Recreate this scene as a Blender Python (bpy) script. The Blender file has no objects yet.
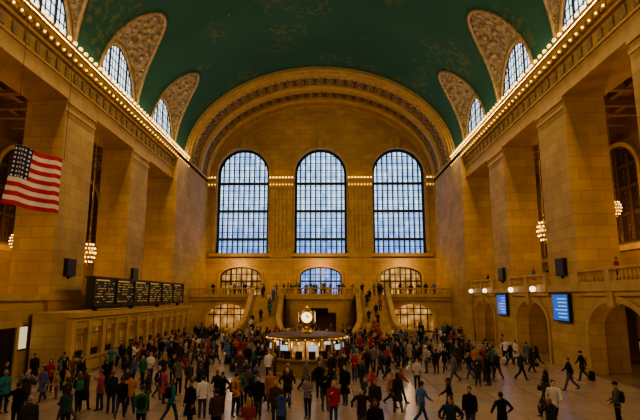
import bpy, bmesh, math, random
from mathutils import Vector, Matrix
random.seed(11)
sin,cos,pi,sqrt=math.sin,math.cos,math.pi,math.sqrt
SC=bpy.context.scene
COL=SC.collection
try:
    SC.view_settings.look='AgX - Medium High Contrast'
except Exception: pass

# ------------------------------------------------------------------ materials
def newmat(name):
    m=bpy.data.materials.new(name); m.use_nodes=True
    nt=m.node_tree; b=nt.nodes['Principled BSDF']
    return m,nt,b
def plain(name,col,rough=.6,metal=0,emit=None,es=0,noise=0,sampling=True,lo=.75,hi=1.2):
    m,nt,b=newmat(name)
    b.inputs['Base Color'].default_value=(*col,1); b.inputs['Roughness'].default_value=rough
    b.inputs['Metallic'].default_value=metal
    if emit: b.inputs['Emission Color'].default_value=(*emit,1); b.inputs['Emission Strength'].default_value=es
    if noise:
        n=nt.nodes.new('ShaderNodeTexNoise'); n.inputs['Scale'].default_value=noise
        r=nt.nodes.new('ShaderNodeValToRGB')
        r.color_ramp.elements[0].color=(col[0]*lo,col[1]*lo,col[2]*lo,1); r.color_ramp.elements[1].color=(min(1,col[0]*hi),min(1,col[1]*hi),min(1,col[2]*hi),1)
        r.color_ramp.elements[0].position=.3; r.color_ramp.elements[1].position=.7
        g=nt.nodes.new('ShaderNodeNewGeometry'); nt.links.new(g.outputs['Position'],n.inputs['Vector'])
        nt.links.new(n.outputs['Fac'],r.inputs['Fac']); nt.links.new(r.outputs['Color'],b.inputs['Base Color'])
    if not sampling: m.cycles.emission_sampling='NONE'
    return m
def stone(name,c1,c2,mort,bw=1.7,rh=.85,rough=.65,ms=.012):
    m,nt,b=newmat(name); N=nt.nodes; L=nt.links
    g=N.new('ShaderNodeNewGeometry'); s=N.new('ShaderNodeSeparateXYZ'); L.new(g.outputs['Position'],s.inputs[0])
    a=N.new('ShaderNodeMath'); a.operation='ADD'; L.new(s.outputs[0],a.inputs[0]); L.new(s.outputs[1],a.inputs[1])
    c=N.new('ShaderNodeCombineXYZ'); L.new(a.outputs[0],c.inputs[0]); L.new(s.outputs[2],c.inputs[1])
    br=N.new('ShaderNodeTexBrick'); L.new(c.outputs[0],br.inputs['Vector'])
    br.inputs['Color1'].default_value=(*c1,1); br.inputs['Color2'].default_value=(*c2,1); br.inputs['Mortar'].default_value=(*mort,1)
    br.inputs['Scale'].default_value=1; br.inputs['Mortar Size'].default_value=ms; br.inputs['Brick Width'].default_value=bw; br.inputs['Row Height'].default_value=rh
    n=N.new('ShaderNodeTexNoise'); n.inputs['Scale'].default_value=.35; n.inputs['Detail'].default_value=6; L.new(g.outputs['Position'],n.inputs['Vector'])
    mp=N.new('ShaderNodeMapRange'); L.new(n.outputs['Fac'],mp.inputs['Value']); mp.inputs['From Min'].default_value=.3; mp.inputs['From Max'].default_value=.7
    mp.inputs['To Min'].default_value=.78; mp.inputs['To Max'].default_value=1.12
    mx=N.new('ShaderNodeMix'); mx.data_type='RGBA'; mx.blend_type='MULTIPLY'; mx.inputs['Factor'].default_value=1
    L.new(br.outputs['Color'],mx.inputs['A']); L.new(mp.outputs['Result'],mx.inputs['B']); L.new(mx.outputs['Result'],b.inputs['Base Color'])
    b.inputs['Roughness'].default_value=rough
    return m
M_STONE=stone('caen_stone',(.55,.375,.155),(.46,.30,.115),(.22,.13,.045))
M_TRIM=plain('carved_stone',(.51,.345,.145),.6,noise=1.2,lo=.85,hi=1.1)
M_ORN=plain('carved_ornament',(.36,.26,.135),.6,noise=3,lo=.6,hi=1.25)
M_SEV=plain('severy_ornament',(.22,.175,.115),.7,noise=2.2,lo=.4,hi=1.55)
M_SOFF=plain('coffer_ground',(.19,.115,.045),.7)
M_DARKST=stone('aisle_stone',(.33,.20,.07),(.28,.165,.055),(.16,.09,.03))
M_BRONZE=plain('dark_bronze',(.035,.028,.02),.45,.6)
M_LATT=plain('bronze_lattice',(.10,.055,.018),.5,.2)
M_GRILLE=plain('bronze_grille',(.34,.19,.06),.5,0)
M_GOLD=plain('gilded_brass',(.75,.46,.11),.3,.9)
M_BLACK=plain('matte_black',(.008,.008,.009),.5)
M_MUNT=plain('window_steel',(.012,.018,.032),.5,.2)
M_BULB=plain('warm_bulb',(1,.8,.4),.4,0,(1,.58,.09),2.8,sampling=False)
M_BULBW=plain('white_bulb',(1,.9,.7),.4,0,(1,.66,.22),4.5,sampling=False)
M_BULBS=plain('soft_booth_bulb',(1,.85,.6),.4,0,(1,.62,.2),1.6,sampling=False)
def warmglass(name,st,sc=.9):
    m,nt,b=newmat(name); N=nt.nodes; L=nt.links
    g=N.new('ShaderNodeNewGeometry'); v=N.new('ShaderNodeTexVoronoi'); v.inputs['Scale'].default_value=sc; L.new(g.outputs['Position'],v.inputs['Vector'])
    r=N.new('ShaderNodeValToRGB'); L.new(v.outputs['Distance'],r.inputs['Fac'])
    r.color_ramp.elements[0].position=.1; r.color_ramp.elements[0].color=(1,.62,.22,1)
    r.color_ramp.elements[1].position=.7; r.color_ramp.elements[1].color=(.22,.10,.025,1)
    L.new(r.outputs['Color'],b.inputs['Emission Color']); b.inputs['Emission Strength'].default_value=st
    b.inputs['Base Color'].default_value=(.2,.12,.05,1); return m
M_WARMGL=warmglass('warm_lit_glass',.75)
M_WARMDIM=warmglass('ticket_window_glass',.22,1.4)
M_BOOTHGL=warmglass('booth_lit_glass',.8,2.0)
M_SCREEN=plain('blue_screen',(.03,.12,.4),.3,0,(.01,.12,.62),.75)
M_WHITE=plain('white_poster',(.8,.8,.75),.5,0,(1,.85,.5),.55)
M_SCRTXT=plain('screen_text',(.6,.7,.75),.5,0,(.4,.7,1),.6)
M_OPAL=plain('opal_glass',(.95,.9,.75),.3,0,(1,.80,.38),2.0)
M_LAMP=plain('lamp_globe',(.95,.9,.8),.3,0,(1,.88,.65),2.2)

def glass(name,top,bot,st):
    m,nt,b=newmat(name); N=nt.nodes; L=nt.links
    g=N.new('ShaderNodeNewGeometry'); s=N.new('ShaderNodeSeparateXYZ'); L.new(g.outputs['Position'],s.inputs[0])
    mr=N.new('ShaderNodeMapRange'); L.new(s.outputs[2],mr.inputs['Value']); mr.inputs['From Min'].default_value=12; mr.inputs['From Max'].default_value=20
    a=N.new('ShaderNodeMath'); a.operation='ADD'; L.new(s.outputs[0],a.inputs[0]); L.new(s.outputs[1],a.inputs[1])
    c=N.new('ShaderNodeCombineXYZ'); L.new(a.outputs[0],c.inputs[0]); L.new(s.outputs[2],c.inputs[1])
    br=N.new('ShaderNodeTexBrick'); L.new(c.outputs[0],br.inputs['Vector']); br.inputs['Scale'].default_value=1
    br.inputs['Color1'].default_value=(1,1,1,1); br.inputs['Color2'].default_value=(.3,.45,.7,1); br.inputs['Mortar'].default_value=(.12,.2,.4,1)
    br.inputs['Brick Width'].default_value=.84; br.inputs['Row Height'].default_value=1.15; br.inputs['Mortar Size'].default_value=.07; br.offset=0
    mx=N.new('ShaderNodeMix'); mx.data_type='RGBA'; L.new(mr.outputs['Result'],mx.inputs['Factor'])
    mx.inputs['A'].default_value=(*bot,1); mx.inputs['B'].default_value=(*top,1)
    m2=N.new('ShaderNodeMix'); m2.data_type='RGBA'; m2.blend_type='MULTIPLY'; m2.inputs['Factor'].default_value=.8
    L.new(mx.outputs['Result'],m2.inputs['A']); L.new(br.outputs['Color'],m2.inputs['B'])
    L.new(m2.outputs['Result'],b.inputs['Emission Color']); b.inputs['Emission Strength'].default_value=st
    b.inputs['Base Color'].default_value=(.05,.07,.1,1); b.inputs['Roughness'].default_value=.4
    return m
M_GLASS=glass('daylit_glass',(.62,.82,1),(.22,.40,.78),1.8)
M_LUN=plain('lunette_glass',(.5,.55,.6),.3,0,(.72,.88,1),1.7)

def ceilmat():
    m,nt,b=newmat('celestial_ceiling'); N=nt.nodes; L=nt.links
    g=N.new('ShaderNodeNewGeometry')
    n=N.new('ShaderNodeTexNoise'); n.inputs['Scale'].default_value=.12; n.inputs['Detail'].default_value=4; L.new(g.outputs['Position'],n.inputs['Vector'])
    r=N.new('ShaderNodeValToRGB'); L.new(n.outputs['Fac'],r.inputs['Fac'])
    r.color_ramp.elements[0].position=.3; r.color_ramp.elements[0].color=(.010,.080,.054,1)
    r.color_ramp.elements[1].position=.7; r.color_ramp.elements[1].color=(.015,.105,.070,1)
    v=N.new('ShaderNodeTexNoise'); v.inputs['Scale'].default_value=1.5; v.inputs['Detail'].default_value=5; L.new(g.outputs['Position'],v.inputs['Vector'])
    lt=N.new('ShaderNodeMapRange'); L.new(v.outputs['Fac'],lt.inputs['Value']); lt.inputs['From Min'].default_value=.5; lt.inputs['From Max'].default_value=.60
    nm=N.new('ShaderNodeTexNoise'); nm.inputs['Scale'].default_value=.16; L.new(g.outputs['Position'],nm.inputs['Vector'])
    mr=N.new('ShaderNodeMapRange'); L.new(nm.outputs['Fac'],mr.inputs['Value']); mr.inputs['From Min'].default_value=.52; mr.inputs['From Max'].default_value=.60; mr.inputs['To Max'].default_value=.38
    mu=N.new('ShaderNodeMath'); mu.operation='MULTIPLY'; L.new(lt.outputs['Result'],mu.inputs[0]); L.new(mr.outputs['Result'],mu.inputs[1])
    vs=N.new('ShaderNodeTexVoronoi'); vs.inputs['Scale'].default_value=.35; L.new(g.outputs['Position'],vs.inputs['Vector'])
    sl=N.new('ShaderNodeMath'); sl.operation='LESS_THAN'; sl.inputs[1].default_value=.055; L.new(vs.outputs['Distance'],sl.inputs[0])
    mm=N.new('ShaderNodeMath'); mm.operation='MAXIMUM'; L.new(mu.outputs[0],mm.inputs[0]); L.new(sl.outputs[0],mm.inputs[1])
    mx=N.new('ShaderNodeMix'); mx.data_type='RGBA'; L.new(mm.outputs[0],mx.inputs['Factor']); L.new(r.outputs['Color'],mx.inputs['A']); mx.inputs['B'].default_value=(.20,.17,.05,1)
    L.new(mx.outputs['Result'],b.inputs['Base Color']); b.inputs['Roughness'].default_value=.7
    return m
M_CEIL=ceilmat()
def floormat():
    m,nt,b=newmat('tennessee_marble'); N=nt.nodes; L=nt.links
    g=N.new('ShaderNodeNewGeometry')
    br=N.new('ShaderNodeTexBrick'); L.new(g.outputs['Position'],br.inputs['Vector']); br.offset=0
    br.inputs['Color1'].default_value=(.37,.285,.225,1); br.inputs['Color2'].default_value=(.33,.25,.195,1); br.inputs['Mortar'].default_value=(.20,.145,.105,1)
    br.inputs['Scale'].default_value=1; br.inputs['Brick Width'].default_value=2.4; br.inputs['Row Height'].default_value=2.4; br.inputs['Mortar Size'].default_value=.025
    n=N.new('ShaderNodeTexNoise'); n.inputs['Scale'].default_value=.6; n.inputs['Detail'].default_value=8; L.new(g.outputs['Position'],n.inputs['Vector'])
    mx=N.new('ShaderNodeMix'); mx.data_type='RGBA'; mx.blend_type='MULTIPLY'; mx.inputs['Factor'].default_value=.25
    L.new(br.outputs['Color'],mx.inputs['A']); L.new(n.outputs['Color'],mx.inputs['B']); L.new(mx.outputs['Result'],b.inputs['Base Color'])
    mr=N.new('ShaderNodeMapRange'); L.new(n.outputs['Fac'],mr.inputs['Value']); mr.inputs['To Min'].default_value=.16; mr.inputs['To Max'].default_value=.32
    L.new(mr.outputs['Result'],b.inputs['Roughness'])
    return m
M_FLOOR=floormat()

# ------------------------------------------------------------------ mesh builder
class MB:
    def __init__(s): s.v=[]; s.f=[]; s.m=[]
    def poly(s,pts,mi=0):
        i=len(s.v); s.v+=[tuple(p) for p in pts]; s.f.append(tuple(range(i,i+len(pts)))); s.m.append(mi)
    def grid(s,rows,mi=0,closed=False):
        i0=len(s.v); nr=len(rows); nc=len(rows[0])
        for r in rows: s.v+=[tuple(p) for p in r]
        for a in range(nr-1):
            for b in range(nc if closed else nc-1):
                b2=(b+1)%nc
                s.f.append((i0+a*nc+b,i0+a*nc+b2,i0+(a+1)*nc+b2,i0+(a+1)*nc+b)); s.m.append(mi)
    def box(s,x0,x1,y0,y1,z0,z1,mi=0):
        i=len(s.v)
        s.v+=[(x0,y0,z0),(x1,y0,z0),(x1,y1,z0),(x0,y1,z0),(x0,y0,z1),(x1,y0,z1),(x1,y1,z1),(x0,y1,z1)]
        for q in ((0,3,2,1),(4,5,6,7),(0,1,5,4),(1,2,6,5),(2,3,7,6),(3,0,4,7)):
            s.f.append(tuple(i+k for k in q)); s.m.append(mi)
    def tbox(s,T,u0,u1,v0,v1,w0,w1,mi=0):
        i=len(s.v)
        for w in (w0,w1):
            s.v+=[T(u0,v0,w),T(u1,v0,w),T(u1,v1,w),T(u0,v1,w)]
        for q in ((0,3,2,1),(4,5,6,7),(0,1,5,4),(1,2,6,5),(2,3,7,6),(3,0,4,7)):
            s.f.append(tuple(i+k for k in q)); s.m.append(mi)
    def lathe(s,c,prof,n=16,mi=0,axis='z'):
        rows=[]
        for r,h in prof:
            row=[]
            for k in range(n):
                a=2*pi*k/n
                if axis=='z': row.append((c[0]+r*cos(a),c[1]+r*sin(a),c[2]+h))
                elif axis=='x': row.append((c[0]+h,c[1]+r*cos(a),c[2]+r*sin(a)))
                else: row.append((c[0]+r*cos(a),c[1]+h,c[2]+r*sin(a)))
            rows.append(row)
        s.grid(rows,mi,True)
        s.poly(rows[0][::-1],mi); s.poly(rows[-1],mi)
    def ball(s,c,r,mi=0,n=8,k=5,sc=(1,1,1)):
        prof=[(max(.001,r*sin(pi*i/k)),-r*cos(pi*i/k)) for i in range(k+1)]
        rows=[[(c[0]+p*cos(2*pi*j/n)*sc[0],c[1]+p*sin(2*pi*j/n)*sc[1],c[2]+h*sc[2]) for j in range(n)] for p,h in prof]
        s.grid(rows,mi,True)
    def tube(s,pts,rad,n=10,mi=0,caps=True):
        rows=[]; P=[Vector(p) for p in pts]
        for i,p in enumerate(P):
            if i==0: d=P[1]-P[0]
            elif i==len(P)-1: d=P[-1]-P[-2]
            else: d=(P[i+1]-P[i]).normalized()+(P[i]-P[i-1]).normalized()
            d.normalize()
            ref=Vector((1,0,0)) if abs(d.x)<.9 else Vector((0,1,0))
            b=d.cross(ref).normalized(); a=b.cross(d).normalized()
            r=rad[i]; rx,ry=(r if isinstance(r,tuple) else (r,r))
            rows.append([p+a*rx*cos(2*pi*k/n)+b*ry*sin(2*pi*k/n) for k in range(n)])
        s.grid(rows,mi,True)
        if caps: s.poly(rows[0][::-1],mi); s.poly(rows[-1],mi)
    def mesh(s,name,mats,smooth=False):
        me=bpy.data.meshes.new(name); me.from_pydata(s.v,[],s.f)
        for m in mats: me.materials.append(m)
        me.polygons.foreach_set('material_index',s.m)
        if smooth: me.polygons.foreach_set('use_smooth',[True]*len(s.f))
        me.update(); return me
    def obj(s,name,mats,smooth=False,parent=None,fix=True):
        me=s.mesh(name,mats,smooth)
        if fix:
            bm=bmesh.new(); bm.from_mesh(me); bmesh.ops.recalc_face_normals(bm,faces=bm.faces); bm.to_mesh(me); bm.free()
        o=bpy.data.objects.new(name,me); COL.objects.link(o)
        if parent: o.parent=parent
        return o

def arch_panel(mb,T,u0,u1,v0,v1,cu,r,sill,spring,rise,depth,mi=0,n=24):
    def q(a,b,c,d): mb.poly([T(a,c,0),T(b,c,0),T(b,d,0),T(a,d,0)],mi)
    q(u0,cu-r,v0,v1); q(cu+r,u1,v0,v1)
    if sill>v0: q(cu-r,cu+r,v0,sill)
    A=[(cu+r*cos(pi-pi*i/n),spring+rise*sin(pi-pi*i/n)) for i in range(n+1)]
    for a,b in zip(A,A[1:]): mb.poly([T(a[0],a[1],0),T(b[0],b[1],0),T(b[0],v1,0),T(a[0],v1,0)],mi)
    O=[(cu-r,sill)]+A+[(cu+r,sill)]
    if sill>v0: O.append((cu-r,sill))
    for a,b in zip(O,O[1:]): mb.poly([T(a[0],a[1],0),T(b[0],b[1],0),T(b[0],b[1],depth),T(a[0],a[1],depth)],mi)
def arch_ring(mb,T,cu,r,t,sill,spring,rise,w0,w1,mi=0,n=24):
    def ol(e): return [(cu-r-e,sill)]+[(cu+(r+e)*cos(pi-pi*i/n),spring+(rise+e)*sin(pi-pi*i/n)) for i in range(n+1)]+[(cu+r+e,sill)]
    I=ol(0);O=ol(t)
    rows=[[T(a,b,w1) for a,b in I],[T(a,b,w0) for a,b in I],[T(a,b,w0) for a,b in O],[T(a,b,w1) for a,b in O]]
    mb.grid(rows,mi)
def pane(mb,T,cu,r,sill,spring,rise,w,mi=0,n=24):
    A=[(cu-r,sill)]+[(cu+r*cos(pi-pi*i/n),spring+rise*sin(pi-pi*i/n)) for i in range(n+1)]+[(cu+r,sill)]
    mb.poly([T(a,b,w) for a,b in A],mi)
def grille(mb,T,cu,r,sill,spring,rise,w,nv,nh,tv,th,Mv=(),Mh=(),tM=.3,mi=0,d=.12,fr=.18):
    def top(u): return spring+rise*sqrt(max(0,1-((u-cu)/r)**2))
    def half(v): return r if v<=spring else r*sqrt(max(0,1-((v-spring)/rise)**2))
    for i in range(1,nv):
        u=cu-r+2*r*i/nv; big=i in Mv; t=tM if big else tv
        mb.tbox(T,u-t/2,u+t/2,sill,top(u),w-d*(2.4 if big else 1),w,mi)
    H=spring+rise-sill
    for j in range(0,nh):
        v=sill+H*j/nh; big=j in Mh; t=tM if big else th; h=half(v)
        mb.tbox(T,cu-h,cu+h,v-t/2,v+t/2,w-d*(2 if big else 1),w,mi)
    arch_ring(mb,T,cu,r-fr,fr,sill,spring,rise-fr,w-d*2.4,w,mi)

# ------------------------------------------------------------------ dimensions (metres)
W=18.8; Y0=-9.0; YE=79.0; YA=67.0; ZS=23.8; B=13.6; ZO=20.0
CEN=[5.7,18.7,31.7,44.7,57.7]; HO=4.1
solid=[(Y0,CEN[0]-HO)]+[(CEN[i]+HO,CEN[i+1]-HO) for i in range(4)]+[(CEN[4]+HO,YE)]

mb=MB(); mb.box(-28,28,Y0-1,YE+3,-.3,0,0); mb.obj('floor',[M_FLOOR])

for s,nm in ((-1,'north'),(1,'south')):
    T=lambda u,v,w,s=s:(s*(W+w),u,v)
    mb=MB()
    for a,b in solid:
        mb.tbox(T,a,b,0,ZO,0,3.0,0)
        mb.tbox(T,a,b,0,1.1,-.12,0,1)
        mb.tbox(T,a,b,ZO-.9,ZO-.65,-.10,0,1); mb.tbox(T,a,b,ZO-.25,ZO,-.16,0,1)
    mb.tbox(T,Y0,YE,ZO,ZS,0,3.0,0)
    mb.tbox(T,61.8,YE,0,ZS,-.75,0,0)
    mb.obj('wall_'+nm,[M_STONE,M_TRIM])
    mb=MB()
    for z0,z1,p in ((ZO,ZO+.25,.15),(ZO+.25,ZO+1.2,.08),(ZO+1.2,ZO+1.4,.22),(22.5,22.75,.3),(23.05,23.35,.75),(23.35,23.7,.95),(23.7,23.8,.8)):
        mb.tbox(T,Y0,YE,z0,z1,-p,0,0)
    y=Y0
    while y<YE: mb.tbox(T,y,y+.42,22.75,23.05,-.62,0,0); y+=.8
    y=Y0
    while y<YE-1:
        mb.tbox(T,y,y+.5,21.55,22.35,-.12,0,1); y+=1.3
    mb.obj('trim_cornice_'+nm,[M_TRIM,M_ORN])
    mb=MB(); y=Y0+.5
    while y<YA:
        mb.ball(T(y,23.98,-.8),.18,0,6,4)
        mb.lathe(T(y,23.8,-.8),[(.1,0),(.05,.08)],6,1)
        mb.ball(T(y+.4,22.85,-.75),.1,0,5,3)
        y+=.85
    mb.obj('cornice_bulb_string',[M_BULB,M_GOLD])
    mb=MB()
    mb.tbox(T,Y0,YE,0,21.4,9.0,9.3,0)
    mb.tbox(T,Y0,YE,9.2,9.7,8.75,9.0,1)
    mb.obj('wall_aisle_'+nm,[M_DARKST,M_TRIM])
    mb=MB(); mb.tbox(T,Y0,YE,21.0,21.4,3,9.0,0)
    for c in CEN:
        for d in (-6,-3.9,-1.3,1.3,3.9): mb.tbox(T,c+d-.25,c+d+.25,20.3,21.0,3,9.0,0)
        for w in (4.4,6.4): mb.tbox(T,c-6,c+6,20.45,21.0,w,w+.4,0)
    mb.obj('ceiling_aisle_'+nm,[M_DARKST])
    mb=MB()
    for c in CEN:
        pane(mb,T,c,3,10,16,2.6,8.93,1); grille(mb,T,c,3,10,16,2.6,8.9,14,22,.13,.13,(3,7,11),(6,12,17),.3,0)
        arch_ring(mb,T,c,3,.4,10,16,2.6,8.6,9.0,2)
    mb.obj('window_aisle_'+nm,[M_LATT,M_GRILLE,M_TRIM])
    sev=MB(); win=MB(); nb=24; R=4.4
    for c in CEN:
        rows=[[] for _ in range(7)]
        for i in range(nb+1):
            t=-cos(pi*i/nb); y=c+R*t; q=sqrt(max(0,1-t*t))
            hw=5.5*q; g=8.3*q; xg=W*sqrt(1-(g/B)**2)
            for k in range(7):
                f=k/6
                rows[k].append((s*(W+(xg-W)*f),y,ZS+hw+(g-hw)*(f**.8)))
        sev.grid(rows,0)
        rb=[]
        for i in range(nb+1):
            t=-cos(pi*i/nb); q=sqrt(max(0,1-t*t)); g=8.3*q; xg=W*sqrt(1-(g/B)**2)
            rb.append((s*(xg-.05),c+R*t,ZS+g-.05))
        sev.tube(rb,[.16]*len(rb),6,1)
        for i in range(3,nb-2,2):
            t=-cos(pi*i/nb); q=sqrt(1-t*t); hw=5.5*q; g=8.3*q; xg=W*sqrt(1-(g/B)**2)
            for f in (.16,.38,.62,.84):
                p=(s*(W+(xg-W)*f),c+R*t,ZS+hw+(g-hw)*(f**.8)-.03)
                sev.ball(p,(.3 if f in(.38,.62) else .2)*q,1,7,4)
        arch_ring(sev,T,c,3.75,.75,ZS,ZS,4.95,-.0,.3,1)
        pane(win,T,c,3.8,ZS,ZS+.1,4.95,.25,1)
        grille(win,T,c,3.8,ZS,ZS+.1,4.9,.24,12,6,.1,.07,(3,6,9),(0,),.2,0,d=.05,fr=.12)
    sev.obj('lunette_vaulting',[M_SEV,M_ORN],True)
    win.obj('window_lunette_'+nm,[M_MUNT,M_LUN])

def groin(y):
    for c in CEN:
        t=(y-c)/4.4
        if abs(t)<1:
            g=8.3*sqrt(1-t*t); return W*sqrt(1-(g/B)**2)
    return W
ys=set([Y0,YA])
for c in CEN:
    for i in range(25): ys.add(round(c-4.4*cos(pi*i/24),4))
ys=sorted(ys); rows=[]
for y in ys:
    pg=math.asin(min(1,groin(y)/W))
    rows.append([(W*sin(-pg+2*pg*k/56),y,ZS+B*cos(-pg+2*pg*k/56)) for k in range(57)])
mb=MB(); mb.grid(rows,0); mb.obj('ceiling',[M_CEIL],True)

def ell(off,n=72): return [((W-off)*cos(pi*k/n),ZS+(B-off)*sin(pi*k/n)) for k in range(n+1)]
mb=MB()
for prof,mi in (([(YA-.35,-.1),(YA-.35,.55),(YA+.1,.55),(YA+.1,.8),(YA+.7,.8),(YA+.7,.95),(YA+1.5,.95),(YA+1.5,.6),(YA+1.9,.6),(YA+1.9,.3)],0),
    ([(YA+1.9,.3),(YA+5.2,.3)],2),([(YA+5.2,.3),(YA+5.2,.6),(YA+5.6,.9),(YA+6.8,.9),(YA+7.2,.6),(YA+7.2,.3)],0),([(YA+7.2,.3),(YA+10,.3)],2),
    ([(YA+10,.3),(YA+10,.7),(YA+10.4,.95),(YE,.95)],0)):
    mb.grid([[(x,y,z) for x,z in ell(o)] for y,o in prof],mi)
for k in range(1,38):
    a=pi*k/38
    for yy,rr in ((YA+3.55,.95),(YA+8.6,.8)):
        c=Vector(((W-.3)*cos(a),yy,ZS+(B-.3)*sin(a)))
        nrm=Vector((-cos(a)/(W),0,-sin(a)/(B))).normalized(); tg=Vector((0,1,0)); bt=nrm.cross(tg)
        rws=[]
        rx=rr*.62
        for f,h in ((1,0),(1,.3),(.72,.3),(.66,.04),(.42,.04),(.3,.36),(.02,.42)):
            rws.append([c+nrm*h+(tg*cos(2*pi*j/12)*rr*f+bt*sin(2*pi*j/12)*rx*f) for j in range(12)])
        mb.grid(rws,1,True)
for k in range(0,121):
    a=pi*k/120; mb.ball(((W-.3)*cos(a),YA-.38,ZS+(B-.3)*sin(a)),.13,1,6,4)
    if k%2==0: mb.ball(((W-.98)*cos(a),YA+1.1,ZS+(B-.98)*sin(a)),.2,1,6,4)
mb.obj('trim_end_arch',[M_TRIM,M_ORN,M_SOFF])

def end_wall(nm,T):
    mb=MB(); cs=(-12.6,0,12.6); ed=(-18.8,-6.3,6.3,18.8); wn=MB(); dn=MB()
    for i,c in enumerate(cs):
        arch_panel(mb,T,ed[i],ed[i+1],10.6,38,c,4.2,11.9,24.9,4.2,1.5,0)
        arch_ring(mb,T,c,4.2,.45,11.9,24.9,4.2,-.18,0,1)
        arch_ring(mb,T,c,4.75,.2,11.9,24.9,4.75,-.08,0,1)
        arch_panel(mb,T,ed[i],ed[i+1],0,10.6,c,3.3,5.3,8.2,1.5,1.2,0)
        arch_ring(mb,T,c,3.3,.35,5.3,8.2,1.5,-.12,0,1)
        mb.tbox(T,c-5.0,c+5.0,11.3,11.85,-.45,0,1)
        pane(wn,T,c,4.2,11.9,24.9,4.2,1.4,1)
        grille(wn,T,c,4.2,11.9,24.9,4.2,1.3,10,15,.21,.09,(),(2,6,10),.42,0,fr=.36)
        pane(dn,T,c,3.3,5.3,8.2,1.5,1.1,(2 if i==1 else 1))
        grille(dn,T,c,3.3,5.3,8.2,1.5,1.0,8,4,.14,.12,(2,4,6),(2,),.24,0)
    for u in (-6.3,6.3):
        mb.tbox(T,u-1.75,u+1.75,5.3,23.3,-.55,0,0)
        mb.tbox(T,u-1.95,u+1.95,5.3,6.6,-.7,0,1)
        for k in range(5): mb.tbox(T,u-1.4+k*.6,u-1.0+k*.6,12.2,22.0,-.63,-.55,0)
    for u0,u1 in ((-8.2,-4.4),(4.4,8.2),(-18.1,-16.9),(16.9,18.1)):
        mb.tbox(T,u0,u1,22.3,22.6,-.8,0,1); mb.tbox(T,u0-.1,u1+.1,23.1,23.4,-1.1,0,1); mb.tbox(T,u0-.15,u1+.15,23.4,23.75,-1.3,0,1); mb.tbox(T,u0,u1,22.6,23.1,-.65,0,1)
    mb.tbox(T,-18.8,18.8,10.3,10.6,-.5,0,1); mb.tbox(T,-18.8,18.8,10.6,11.0,-.75,0,1)
    mb.tbox(T,-18.8,18.8,9.9,10.3,-.2,0,1)
    n=60
    for e0,e1,w in ((1.0,1.3,-.35),(1.3,1.45,-.2)):
        I=[((W-e1)*cos(pi*k/n),ZS+(B-e1)*sin(pi*k/n)) for k in range(n+1)]; O=[((W-e0)*cos(pi*k/n),ZS+(B-e0)*sin(pi*k/n)) for k in range(n+1)]
        mb.grid([[T(a,b,0) for a,b in I],[T(a,b,w) for a,b in I],[T(a,b,w) for a,b in O],[T(a,b,0) for a,b in O]],1)
    # segmental archivolt over the central part of the tympanum only
    for e0,e1,w in ((2.6,2.85,-.3),(3.3,3.4,-.15)):
        A=[.62+ (pi-1.24)*k/40 for k in range(41)]
        I=[((W-e1)*cos(a),ZS+(B-e1)*sin(a)) for a in A]; O=[((W-e0)*cos(a),ZS+(B-e0)*sin(a)) for a in A]
        ok_=[j for j in range(41) if all(((I[j][0]-c)/5.1)**2+((I[j][1]-24.9)/5.1)**2>1 or I[j][1]<24.9 for c in cs)]
        for j in range(40):
            if j in ok_ and j+1 in ok_:
                a0,a1,b0,b1=I[j],I[j+1],O[j],O[j+1]
                mb.grid([[T(*a0,0),T(*a1,0)],[T(*a0,w),T(*a1,w)],[T(*b0,w),T(*b1,w)],[T(*b0,0),T(*b1,0)]],1)
    for c in cs: mb.tbox(T,c-.4,c+.4,28.9,30.4,-.5,0,1)
    mb.obj('wall_'+nm,[M_STONE,M_TRIM])
    wn.obj('window_arched_'+nm,[M_MUNT,M_GLASS])
    dn.obj('door_arched_'+nm,[M_BRONZE,M_WARMGL,M_GLASS])
    bb=MB()
    for u0,u1 in ((-8.2,-4.4),(4.4,8.2),(-18.1,-16.9),(16.9,18.1)):
        u=u0+.15
        while u<u1: bb.ball(T(u,23.9,-1.15),.17,0,6,4); bb.ball(T(u,22.85,-.75),.1,0,6,4); u+=.5
    bb.obj('cornice_bulb_string',[M_BULB])
end_wall('east',lambda u,v,w:(u,YE+w,v))
end_wall('west',lambda u,v,w:(u,Y0-w,v))

def balustrade(mb,p0,p1,z,h=1.0,sp=.42,mi=0):
    p0=Vector((*p0,z)); p1=Vector((*p1,z)); L=(p1-p0).length; d=(p1-p0)/L; n=Vector((-d.y,d.x,0))
    def T(u,v,w): return tuple(p0+d*u+n*w+Vector((0,0,v)))
    mb.tbox(T,0,L,0,.18,-.2,.2,mi); mb.tbox(T,0,L,h-.18,h,-.22,.22,mi)
    npst=max(1,round(L/3.6))
    for i in range(npst+1):
        u=L*i/npst; mb.tbox(T,u-.25,u+.25,0,h+.06,-.25,.25,mi)
    u=sp
    while u<L-.3:
        mb.lathe(T(u,.18,0),[(.06,0),(.11,.12),(.12,.2),(.05,.42),(.05,.5),(.09,h-.36)],6,mi); u+=sp
mb=MB(); ZB=5.3
Te=lambda u,v,w:(u,70.5+w,v)
for u0,u1,c in ((-18.0,-9.4,-12.9),(9.4,18.0,12.9)):
    arch_panel(mb,Te,u0,u1,0,4.75,c,2.9,0,2.4,1.7,1.2,0); arch_ring(mb,Te,c,2.9,.35,0,2.4,1.7,-.12,0,1)
    balustrade(mb,(u0,70.4),(u1,70.4),ZB,mi=1)
mb.box(-18.0,18.0,70.3,YE-.02,4.75,ZB,0)
mb.box(-18.0,18.0,70.1,70.5,5.0,ZB,1); mb.box(-18.0,18.0,70.2,70.5,4.6,4.8,1)
mb.box(-9.4,-5.0,71,71.4,0,4.75,0); mb.box(5.0,9.4,71,71.4,0,4.75,0)
n=14; arc=[(-5.0*cos(pi*i/n),70.5-4.2*sin(pi*i/n)) for i in range(n+1)]
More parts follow.
